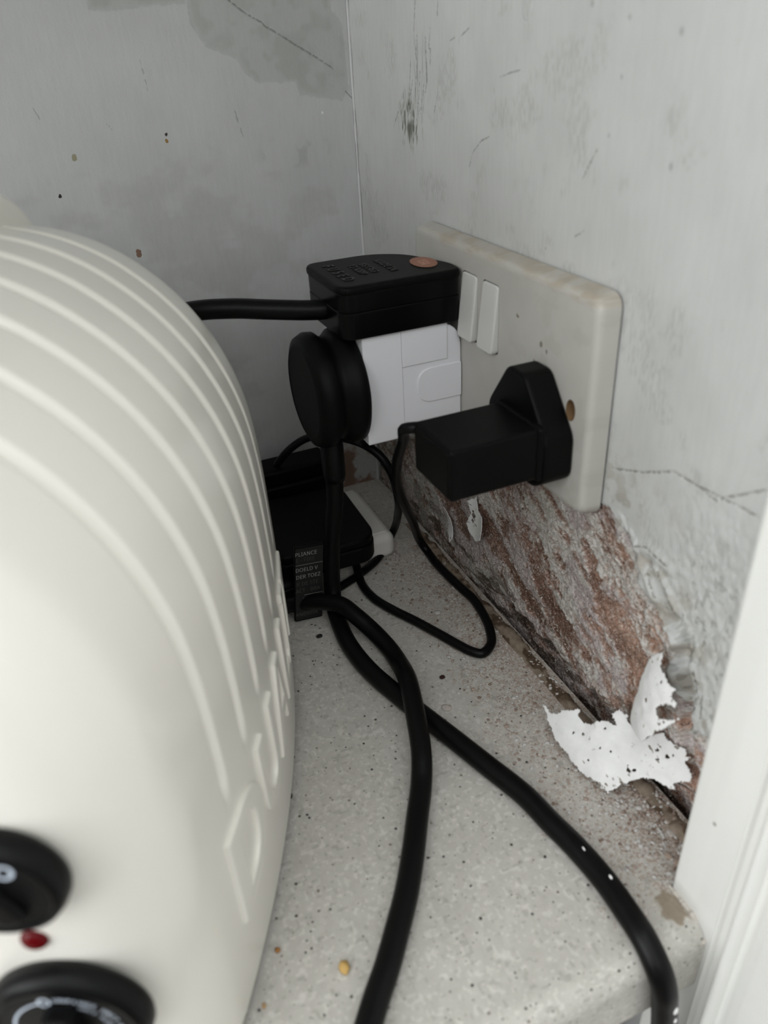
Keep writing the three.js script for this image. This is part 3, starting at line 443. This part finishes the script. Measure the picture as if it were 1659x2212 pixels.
// ---------------------------------------------------------------- round plug pushed into the adapter's front; its flex drops to the worktop and runs off over the edge
{
  const t = thing('round_plug', 'round black plug in the white adapter, thick flex trailing over the worktop edge', 'plug', [-0.0562, 0.1244, 0.1185]);
  const g = new THREE.LatheGeometry([[0, 0], [0.0245, 0], [0.0275, 0.0012], [0.0284, 0.0040], [0.0278, 0.0070], [0.0252, 0.0098], [0.0246, 0.0120], [0.0258, 0.0138], [0.0276, 0.0156], [0.0280, 0.0190], [0.0262, 0.0226], [0.0225, 0.0240], [0.0218, 0.0236], [0, 0.0236]].map((p) => new THREE.Vector2(...p)), 72); g.scale(0.952, 1, 0.952); g.rotateZ(Math.PI / 2);
  mesh('plug_body', g, blackPl, t);
  { const q = new THREE.LatheGeometry([[0, 0], [0.0056, 0], [0.0056, 0.020], [0.0048, 0.0235], [0, 0.0235]].map((p) => new THREE.Vector2(...p)), 24); q.rotateX(Math.PI); q.translate(-0.0130, -0.0245, 0); mesh('strain_relief', q, blackRubber, t); }
  const A = [[-69.2, 88, 118.5], [-70.0, 70, 118.6], [-72.5, 50, 118], [-75.5, 28, 118.2], [-77.6, 12, 121.5], [-79.2, 6.0, 128], [-80.6, 4.4, 137.4], [-82, 4.4, 156], [-79.7, 4.4, 177.5], [-73.3, 4.4, 200.7], [-68.7, 4.4, 215.3], [-64.2, 4.4, 229], [-57.6, 4.4, 249.8], [-51.6, 4.4, 269.2], [-49.4, 4.4, 283.2], [-47.4, 4.4, 293.9], [-45.7, 4.4, 309.7], [-46.0, 4.6, 324], [-46.4, 4.0, 333], [-46.4, -0.5, 340.3], [-45.2, -8, 343.4], [-43.5, -18.4, 343.8], [-39.5, -46.5, 343.8], [-38, -120, 344], [-40, -300, 344]];
  mesh('flex', tube(A.map((p) => [p[0] + 56.2, p[1] - 124.4, p[2] - 118.5]), 0.0044, 420), blackRubber, t);
  for (const [x, y, z, sx, sy] of [[-42.6, -17.5, 347.7, 0.0011, 0.0021], [-41.6, -24.5, 347.7, 0.0008, 0.0013], [-40.9, -29, 347.7, 0.0006, 0.0008], [-45.6, 3.2, 339.5, 0.0005, 0.0007], [-45.2, 8.9, 313, 0.0004, 0.0007], [-47.0, 8.7, 300, 0.0003, 0.0006]]) {
    const g = new THREE.SphereGeometry(1, 12, 8); g.scale(sx, sy, 0.0009); g.translate((x + 56.2) / 1000, (y - 124.4) / 1000, (z - 118.5) / 1000); mesh('paint_fleck', g, std({ color: new THREE.Color(0.82, 0.82, 0.80), roughness: 0.6 }), t).userData.label = 'white paint fleck on the flex';
  }
}

// ---------------------------------------------------------------- charger in the second socket with its thin lead
{
  const t = thing('phone_charger', 'black box-shaped charger plugged into the socket beside the screw hole', 'charger', [-0.0088, 0.1275, 0.2085]);
  const hx = [[-0.0125, 0.0245], [-0.0008, 0.0245], [0.0158, 0.0035], [0.0160, -0.0130], [0.0085, -0.0185], [-0.0175, -0.0185], [-0.0262, -0.0145], [-0.0262, 0.0055]];
  const s = new THREE.Shape(roundPoly(hx, 0.003, 4).map((p) => new THREE.Vector2(p[0], p[1]))); const g = new THREE.ExtrudeGeometry(s, { depth: 0.0100, bevelEnabled: true, bevelSize: 0.0012, bevelOffset: -0.0012, bevelThickness: 0.0012, bevelSegments: 3 }); g.rotateY(-Math.PI / 2); g.translate(-0.0014, 0, 0);
  { const p = g.attributes.position; let mn = 9, mx = -9; for (let i = 0; i < p.count; i++) { mn = Math.min(mn, p.getX(i)); mx = Math.max(mx, p.getX(i)); } g.translate(-mx - 0.0001, 0, 0); }
  mesh('plug_base', g, blackPl, t);
  mesh('collar', rbox(-0.0150, -0.0118, -0.0125, 0.0095, -0.0165, 0.0150, 0.0012), blackPl, t);
  mesh('charger_body', rbox(-0.0508, -0.0140, -0.0118, 0.0088, -0.0158, 0.0143, 0.0016), blackPl, t);
  mesh('end_panel', rbox(-0.0512, -0.0500, -0.0103, 0.0073, -0.0142, 0.0127, 0.0005, 2), blackGloss, t);
  const L = [[-50, 132, 193], [-58, 132.1, 190], [-59.5, 130.5, 186.5], [-55.6, 121, 176], [-50, 99, 155], [-45, 79.8, 141.1], [-36, 58, 128], [-24, 34, 111], [-13.5, 10, 96], [-10.5, 3.4, 99], [-11, 3, 111.6], [-10.4, 3, 126.9], [-9.2, 3, 139.7], [-8.2, 3, 149.6], [-9.6, 3, 163.5], [-12.8, 3, 175.9], [-17.6, 3, 185.1], [-24.7, 3, 189], [-28.9, 3, 185], [-31.4, 3, 180.1], [-37.2, 3, 166.3], [-43.4, 3, 152.3], [-50.3, 3, 138.2], [-55.2, 3, 124.7], [-56.5, 4, 111.1], [-55, 9, 100], [-54, 14, 92]];
  mesh('lead', tube(L.map((p) => [p[0] + 7.8, p[1] - 127.5, p[2] - 208.5]), 0.0024, 320, 10), blackRubber, t);
}

// ---------------------------------------------------------------- things in the dark corner
{
  const t = thing('extension_block', 'off-white trailing socket block lying in the dark corner under black plugs', 'extension lead', [-0.080, 0, 0.062]);
  mesh('socket_body', rbox(-0.060, 0.0525, 0.0003, 0.0165, -0.032, 0.0295, 0.005, 4), std({ color: new THREE.Color(0.70, 0.68, 0.64), roughness: 0.45 }), t);
  mesh('socket_face', rbox(-0.056, 0.0485, 0.0160, 0.0172, -0.028, 0.0255, 0.0005, 2), std({ color: new THREE.Color(0.70, 0.68, 0.64), roughness: 0.5 }), t);
}
{
  const t = thing('power_adapter', 'flat black power adapter plugged into the trailing socket block', 'power adapter', [-0.07, 0.0175, 0.085]);
  const o = roundPoly([[-0.030, -0.040], [0.018, -0.0365], [0.0255, -0.030], [0.0245, 0.020], [0.018, 0.0275], [-0.008, 0.0265], [-0.030, 0.0235]], [0.003, 0.006, 0.004, 0.006, 0.005, 0.01, 0.003], 5);
  mesh('adapter_body', extrudeY(o, 0, 0.0100, 0.0012), blackPl, t); mesh('adapter_lid', extrudeY(o.map((p) => [p[0] * 0.985, p[1] * 0.985]), 0.0101, 0.0150, 0.0016), blackPl, t);
}
{
  const t = thing('plug_adapter', 'boxy black plug at the back of the trailing socket block', 'plug', [-0.068, 0.0175, 0.026]);
  mesh('plug_body', rbox(-0.033, 0.024, 0, 0.016, -0.012, 0.0105, 0.0025), blackPl, t); mesh('plug_cover', rbox(-0.032, 0.023, 0.0155, 0.026, -0.011, 0.0095, 0.0025), blackPl, t);
}
{
  const t = thing('flex_connector', 'rounded black connector on the worktop behind the toaster', 'connector', [-0.1015, 0, 0.100]);
  mesh('connector_body', rbox(-0.0085, 0.0085, 0.0002, 0.0200, -0.0150, 0.0135, 0.0045, 4), blackPl, t); mesh('ridge', rbox(-0.0072, 0.0072, 0.0030, 0.0165, 0.0125, 0.0146, 0.0009, 2), blackPl, t);
}
{
  const c = document.createElement('canvas'); c.width = 192; c.height = 576; const x = c.getContext('2d'); x.fillStyle = '#090909'; x.fillRect(0, 0, 192, 576); x.fillStyle = '#8f8f8c'; x.font = '40px sans-serif';
  const rows = [['APPLIANCE', 60, -52, '#9c9c98'], ['USE - FIRE', 106, -46, '#3a3a39'], ['BEDOELD V', 182, -48, '#9c9c98'], ['ONDER TOEZ', 238, -58, '#9c9c98'], ['EK DE STE', 294, -14, '#444443'], ['TACT - BRA', 350, -22, '#4a4a48'], ['HALLA', 420, 50, '#6a6a68'], ['BRANDRISK', 545, -50, '#55554f']];
  for (const [s, y, o, f] of rows) { x.fillStyle = f; x.fillText(s, o, y); } x.fillStyle = '#80807c'; x.fillRect(0, 128, 192, 4); x.fillRect(60, 372, 132, 4);
  const m = new THREE.CanvasTexture(c); m.colorSpace = THREE.SRGBColorSpace;
  const t = thing('warning_tag', 'black cord tag printed with white safety warnings beside the toaster', 'cord tag', [-0.0925, 0.0006, 0.1235]); t.rotation.z = -0.11;
  mesh('tag_body', rbox(-0.0078, 0.0075, 0, 0.0465, -0.0025, 0.0, 0.0009, 2), blackPl, t);
  const q = new THREE.PlaneGeometry(0.0145, 0.044); q.translate(-0.0001, 0.0232, 0.0001); mesh('printed_face', q, std({ map: m, roughness: 0.6 }), t);
}
tag(mesh('thick_flex', tube([[-103, 8, 116], [-97, 9.5, 118], [-88, 13.0, 126], [-78, 13.5, 135.2], [-73.4, 11, 143.7], [-68.6, 7, 153.7], [-65.5, 4.8, 167.1], [-66, 6.5, 180.6], [-69, 11.5, 197], [-74.8, 13.4, 217], [-81, 9.5, 236.5], [-86.2, 5.5, 247], [-94.3, 4.4, 260.1], [-102.7, 4.4, 273.9], [-111, 4.4, 286.2], [-119.5, 4.4, 297], [-126.8, 4.4, 305.9], [-134.3, 4.4, 314], [-141, 4.5, 322], [-150, 4.2, 333], [-156, -1, 341.5], [-159, -12, 344.2], [-161, -60, 344.5], [-164, -300, 345]], 0.0044, 360), blackRubber), 'thick black flex crossing over the round plug\'s flex and running past the toaster', 'cable');
tag(mesh('thin_lead', tube([[-76, 3, 110], [-68.6, 2.6, 107], [-53.5, 2.6, 100.3], [-40, 2.6, 92], [-30, 5, 83], [-25.5, 14, 84], [-27.5, 31.4, 96], [-32, 49.9, 108.5], [-38, 71, 115], [-42, 79.5, 110.9], [-47.5, 84, 104], [-56, 78, 74], [-62.7, 67.5, 50], [-68, 62, 44], [-73, 54, 37], [-77, 44.5, 30]], 0.0023, 220, 10), blackRubber), 'thin black lead looping up behind the round plug', 'cable');

// ---------------------------------------------------------------- peeled paint
const flakeMap = dataTex(512, 512, (u, v) => { const n = (fbm(u * 20, v * 20, 4) - 0.5) * 16; let c = [238 + n, 238 + n, 236 + n]; const k = sstep(0.73, 0.77, fbm(u * 26 + 3, v * 40, 3)) * sstep(0.5, 0.65, fbm(u * 5, v * 5, 2)); c = [c[0] - 120 * k, c[1] - 130 * k, c[2] - 140 * k]; return c; });
flakeMap.wrapS = flakeMap.wrapT = THREE.RepeatWrapping;
const flakeMat = std({ map: flakeMap, roughness: 0.6, side: THREE.DoubleSide });
function flakeGeo(out, ox, oy, bend, { step = 0.42, th = 0.35, holes = [], jag = 1.1, seed = 0 } = {}) {      // outline in mm; bend(a, b) -> V in metres, local
  let x0 = 1e9, x1 = -1e9, y0 = 1e9, y1 = -1e9; for (const p of out) { x0 = Math.min(x0, p[0]); x1 = Math.max(x1, p[0]); y0 = Math.min(y0, p[1]); y1 = Math.max(y1, p[1]); }
  x0 -= 1; x1 += 1; y0 -= 1; y1 += 1; const nx = Math.ceil((x1 - x0) / step), ny = Math.ceil((y1 - y0) / step), keep = new Uint8Array(nx * ny);
  for (let j = 0; j < ny; j++) for (let i = 0; i < nx; i++) { const a = x0 + (i + 0.5) * step, b = y0 + (j + 0.5) * step; let s = polySd(a, b, out) + (fbm(a * 0.9 + seed, b * 0.9, 2) - 0.5) * jag; for (const [hx, hy, r] of holes) s = Math.min(s, Math.hypot(a - hx, b - hy) + (vn(a * 2, b * 2) - 0.5) * 0.9 - r); keep[j * nx + i] = s > 0 ? 1 : 0; }
  const P = [], U = [], I = [], id = new Map(); const eps = 1e-5;
  const vert = (i, j, k) => { const key = (j * (nx + 1) + i) * 2 + k; if (id.has(key)) return id.get(key); const a = (x0 + i * step), b = (y0 + j * step), p = bend(a, b); if (k) { const q = bend(a + eps * 1000, b), r = bend(a, b + eps * 1000); const n = q.sub(p).cross(r.sub(p)).normalize(); p.addScaledVector(n, -th / 1000); if (p.y < 0.0002) p.y = 0.0002; } const n = P.length / 3; P.push(p.x, p.y, p.z); U.push(a / 60 + 0.5, b / 60 + 0.5); id.set(key, n); return n; };
  const K = (i, j) => i >= 0 && j >= 0 && i < nx && j < ny && keep[j * nx + i];
  for (let j = 0; j < ny; j++) for (let i = 0; i < nx; i++) if (K(i, j)) {
    const a = vert(i, j, 0), b = vert(i + 1, j, 0), c = vert(i, j + 1, 0), d = vert(i + 1, j + 1, 0), e = vert(i, j, 1), f = vert(i + 1, j, 1), g = vert(i, j + 1, 1), h = vert(i + 1, j + 1, 1);
    I.push(a, b, c, b, d, c, e, g, f, f, g, h);
    if (!K(i, j - 1)) I.push(a, e, b, b, e, f); if (!K(i, j + 1)) I.push(c, d, g, d, h, g); if (!K(i - 1, j)) I.push(a, c, e, c, g, e); if (!K(i + 1, j)) I.push(b, f, d, d, f, h);
  }
  const g = new THREE.BufferGeometry(); g.setAttribute('position', new THREE.Float32BufferAttribute(P, 3)); g.setAttribute('uv', new THREE.Float32BufferAttribute(U, 2)); g.setIndex(I); g.computeVertexNormals(); return g;
}
const frame = (o, ex, ey, n) => (a, b, c, low = -1) => V(o[0] + (ex[0] * a + ey[0] * b + n[0] * c) / 1000, Math.max(low, o[1] + (ex[1] * a + ey[1] * b + n[1] * c) / 1000), o[2] + (ex[2] * a + ey[2] * b + n[2] * c) / 1000);
{
  const out = [[0, 0], [1.8, 0.7], [5.2, 0.6], [7.2, 2.5], [7.9, 5.6], [10.3, 8.9], [13.1, 12.6], [14, 10.5], [17.8, 9.7], [20.5, 12], [21.3, 14.8], [24.3, 18.8], [28.3, 20.6], [23.4, 22.2], [24.4, 25.5], [27.8, 26.5], [30.4, 24.9], [35.1, 25.4], [39.5, 25.7], [39.6, 28.4], [41.3, 33], [44.3, 32.5], [47.2, 33.6], [51.1, 35.1], [53, 33.7], [54, 34.6], [54.7, 31.3], [56.2, 31.7], [59.2, 30.6], [60.4, 28.7], [57.1, 24], [59, 22.2], [55, 19.9], [52.7, 19], [48.7, 15.8], [47.3, 12.3], [45.3, 6.2], [44, 0], [41, -0.6], [38.4, -0.8], [33.5, -3.1], [28.3, -4.5], [22, -4.2], [14.3, -4.6], [8.6, -3.3]];
  const F = frame([-0.0235, 0.012, 0.2377], [0.0476, -0.2042, 0.9778], [0.6476, 0.7516, 0.1254], [-0.7605, 0.6272, 0.168]);
  const bend = (a, b) => F(a, b, -0.0075 * (b - 14) ** 2 * 0.55 + 1.2 + (fbm(a * 0.12, b * 0.12, 2) - 0.5) * 1.6 - 0.004 * Math.max(0, a - 44) ** 2, 0.0006);
  const holes = [[21, 7, 0.5], [24, 8, 0.4], [30, 9.5, 0.45], [34, 12, 0.5], [38, 20, 0.45], [45, 27, 0.6], [49, 28.5, 0.7], [47.5, 25, 0.5], [50, 30, 0.4], [42, 14, 0.4], [45, 15, 0.6], [43.6, 13, 0.9], [26, 16, 0.5], [18, 4, 0.4], [30, 2, 0.35]];
  tag(mesh('paint_flake', flakeGeo(out, 0, 0, bend, { holes, seed: 3 }), flakeMat), 'large torn white paint flake curling over the worktop by the door casing', 'paint flake');
  const o2 = [[0, 0], [4, -0.5], [5.3, -0.2], [7.6, -4.4], [9.1, -5.9], [9.7, -8.8], [13.1, -7.8], [13.9, -10.3], [15.5, -10.6], [16.2, -7.4], [18.1, -5.1], [21.2, -3.8], [23.3, -6.1], [18.6, -12.9], [26, -8.3], [31.7, -3.4], [35.7, 0], [36.3, 13.6], [26.8, 11.8], [20.6, 10.6], [11.3, 8.9], [6.3, 7.3], [2.6, 3.4]];
  const F2 = frame([-0.0045, 0.0699, 0.2813], [-0.3079, -0.9349, 0.1763], [0.1589, -0.2333, -0.9593], [0.938, -0.2674, 0.2204]);
  const bend2 = (a, b) => F2(a, b, 0.022 * (b - 1) ** 2 - 1.4 + (fbm(a * 0.15, b * 0.15 + 9, 2) - 0.5) * 1.2 + 0.012 * Math.max(0, a - 24) ** 2);
  tag(mesh('paint_flake', flakeGeo(o2, 0, 0, bend2, { holes: [[20, 2, 0.7], [17, 0.5, 0.3], [10, -3, 0.5], [24.5, -6.5, 0.5], [23, -8, 0.4], [12, -2, 0.35]], seed: 11 }), flakeMat), 'narrow torn white paint curl standing upright above the large flake', 'paint flake');
  const o3 = [[131.1, 52], [137.4, 57], [140.9, 50.4], [146, 50.2], [148.5, 46.1], [147.6, 38], [141.4, 33], [134.8, 35], [132, 38.9], [134.6, 46.2]];
  tag(mesh('paint_flake', flakeGeo(o3, 0, 0, (a, b) => V((-1.4 - 0.02 * (a - 139) ** 2 + (52 - b) * -0.1) / 1000, b / 1000, a / 1000), { holes: [[137, 46, 1.7], [136.6, 43, 1.2], [146, 39.5, 0.7]], seed: 21 }), flakeMat), 'small grey-white paint flake hanging from the wall under the charger', 'paint flake');
  const o4 = [[104, 33], [108, 36], [112, 30], [117, 21], [115, 17], [110, 20], [106, 27]];
  tag(mesh('paint_flake', flakeGeo(o4, 0, 0, (a, b) => V((-2.2 - 0.03 * (b - 26) ** 2 - (a - 110) * 0.15) / 1000, b / 1000, a / 1000), { seed: 31 }), flakeMat), 'small pale paint flake peeling from the wall behind the thin lead', 'paint flake');
}

// ---------------------------------------------------------------- crumbs, chips and plaster debris
function lump(seed, sx, sy, sz, d = 1) { const g0 = new THREE.IcosahedronGeometry(1, d); g0.deleteAttribute('uv'); g0.deleteAttribute('normal'); const g = mergeVertices(g0, 1e-4), p = g.attributes.position; for (let i = 0; i < p.count; i++) { const a = p.getX(i), b = p.getY(i), c = p.getZ(i), k = 0.65 + 0.7 * fbm(a * 2.2 + seed * 3.1 + 20, b * 2.2 + c * 1.7 + 20, 2); p.setXYZ(i, a * k * sx, b * k * sy, c * k * sz); } g.computeVertexNormals(); g.computeBoundingBox(); g.translate(0, -g.boundingBox.min.y, 0); return g; }
for (const [n, l, c, x, z, s, col, seed] of [
  ['crumb', 'golden toast crumb on the worktop beside the thick flex', 'crumb', -0.1391, 0.2985, [0.0017, 0.0012, 0.0021], [0.56, 0.36, 0.12], 1],
  ['crumb', 'small brown toast crumb beside the foot of the toaster', 'crumb', -0.1575, 0.2835, [0.0009, 0.0008, 0.0010], [0.36, 0.17, 0.05], 2],
  ['crumb', 'tiny tan crumb at the front of the toaster', 'crumb', -0.1665, 0.2985, [0.0007, 0.0006, 0.0009], [0.42, 0.26, 0.12], 3],
  ['burnt_crumb', 'black burnt crumb against the toaster', 'crumb', -0.1350, 0.2257, [0.0009, 0.0008, 0.0014], [0.012, 0.011, 0.010], 4],
  ['burnt_crumb', 'dark red-brown crumb between the flex and the thin lead', 'crumb', -0.0493, 0.1927, [0.0014, 0.0007, 0.0012], [0.030, 0.008, 0.006], 5],
  ['burnt_crumb', 'black crumb on the worktop below the warning tag', 'crumb', -0.0920, 0.1385, [0.0017, 0.0008, 0.0012], [0.012, 0.011, 0.010], 6]]) {
  const o = mesh(n, lump(seed, ...s, 2), std({ color: new THREE.Color(...col), roughness: 0.85 })); o.position.set(x, 0, z); tag(o, l, c);
}
const chipMats = [[0.60, 0.58, 0.55], [0.50, 0.45, 0.41], [0.42, 0.33, 0.27]].map((c) => std({ color: new THREE.Color(...c), roughness: 0.9 }));
{
  const r = rng(91), spots = [[-0.0297, 0.1488, 2.2], [-0.0561, 0.2107, 2.4], [-0.040, 0.206, 1.3], [-0.047, 0.205, 1.0], [-0.010, 0.304, 2.2], [-0.017, 0.311, 1.7], [-0.0125, 0.312, 1.5], [-0.022, 0.305, 1.3], [-0.024, 0.296, 1.2], [-0.028, 0.302, 1.0], [-0.033, 0.222, 1.1], [-0.038, 0.232, 1.0], [-0.026, 0.219, 1.2], [-0.021, 0.210, 1.1], [-0.016, 0.3145, 1.9], [-0.0215, 0.3165, 1.4], [-0.019, 0.095, 1.6], [-0.014, 0.088, 1.9]];
  spots.forEach(([x, z, s], i) => { const o = mesh('plaster_chip', lump(40 + i, s * 0.0005 * (1 + r()), 0.0004, s * 0.0008, 1), chipMats[i % 3]); o.position.set(x, 0, z); o.rotation.y = r() * 6; tag(o, 'pale plaster chip lying on the worktop near the foot of the wall', 'plaster chip', 'plaster chips fallen from the wall'); });
  const N = 5200, im = new THREE.InstancedMesh(lump(77, 1, 0.7, 1, 0), std({ color: 0xffffff, roughness: 0.95 }), N), d = new THREE.Object3D(), col = new THREE.Color();
  for (let i = 0; i < N; i++) {
    const front = r() < 0.36, u = r(); let z, x;
    if (front) { z = 0.262 + r() * 0.058; x = -0.0015 - Math.abs(r() + r() - 1) * 0.026; } else { z = 0.085 + r() * 0.235; x = -0.003 - (u ** 2.2) * 0.042; }
    const s = (0.16 + (r() ** 4) * 0.62) / 1000; d.position.set(x, 0, z); d.rotation.set(0, r() * 6.3, 0); d.scale.set(s * (0.7 + r()), s * 0.8, s * (0.7 + r())); d.updateMatrix(); im.setMatrixAt(i, d.matrix);
    const t = r(); t < 0.42 ? col.setRGB(0.62, 0.60, 0.57) : t < 0.75 ? col.setRGB(0.40, 0.32, 0.27) : col.setRGB(0.26, 0.19, 0.15); im.setColorAt(i, col);
  }
  im.name = 'plaster_debris'; shade(im); scene.add(im); tag(im, 'fine plaster grit scattered on the worktop along the wall', 'debris', null, 'stuff');
}
renderer.render(scene, camera);
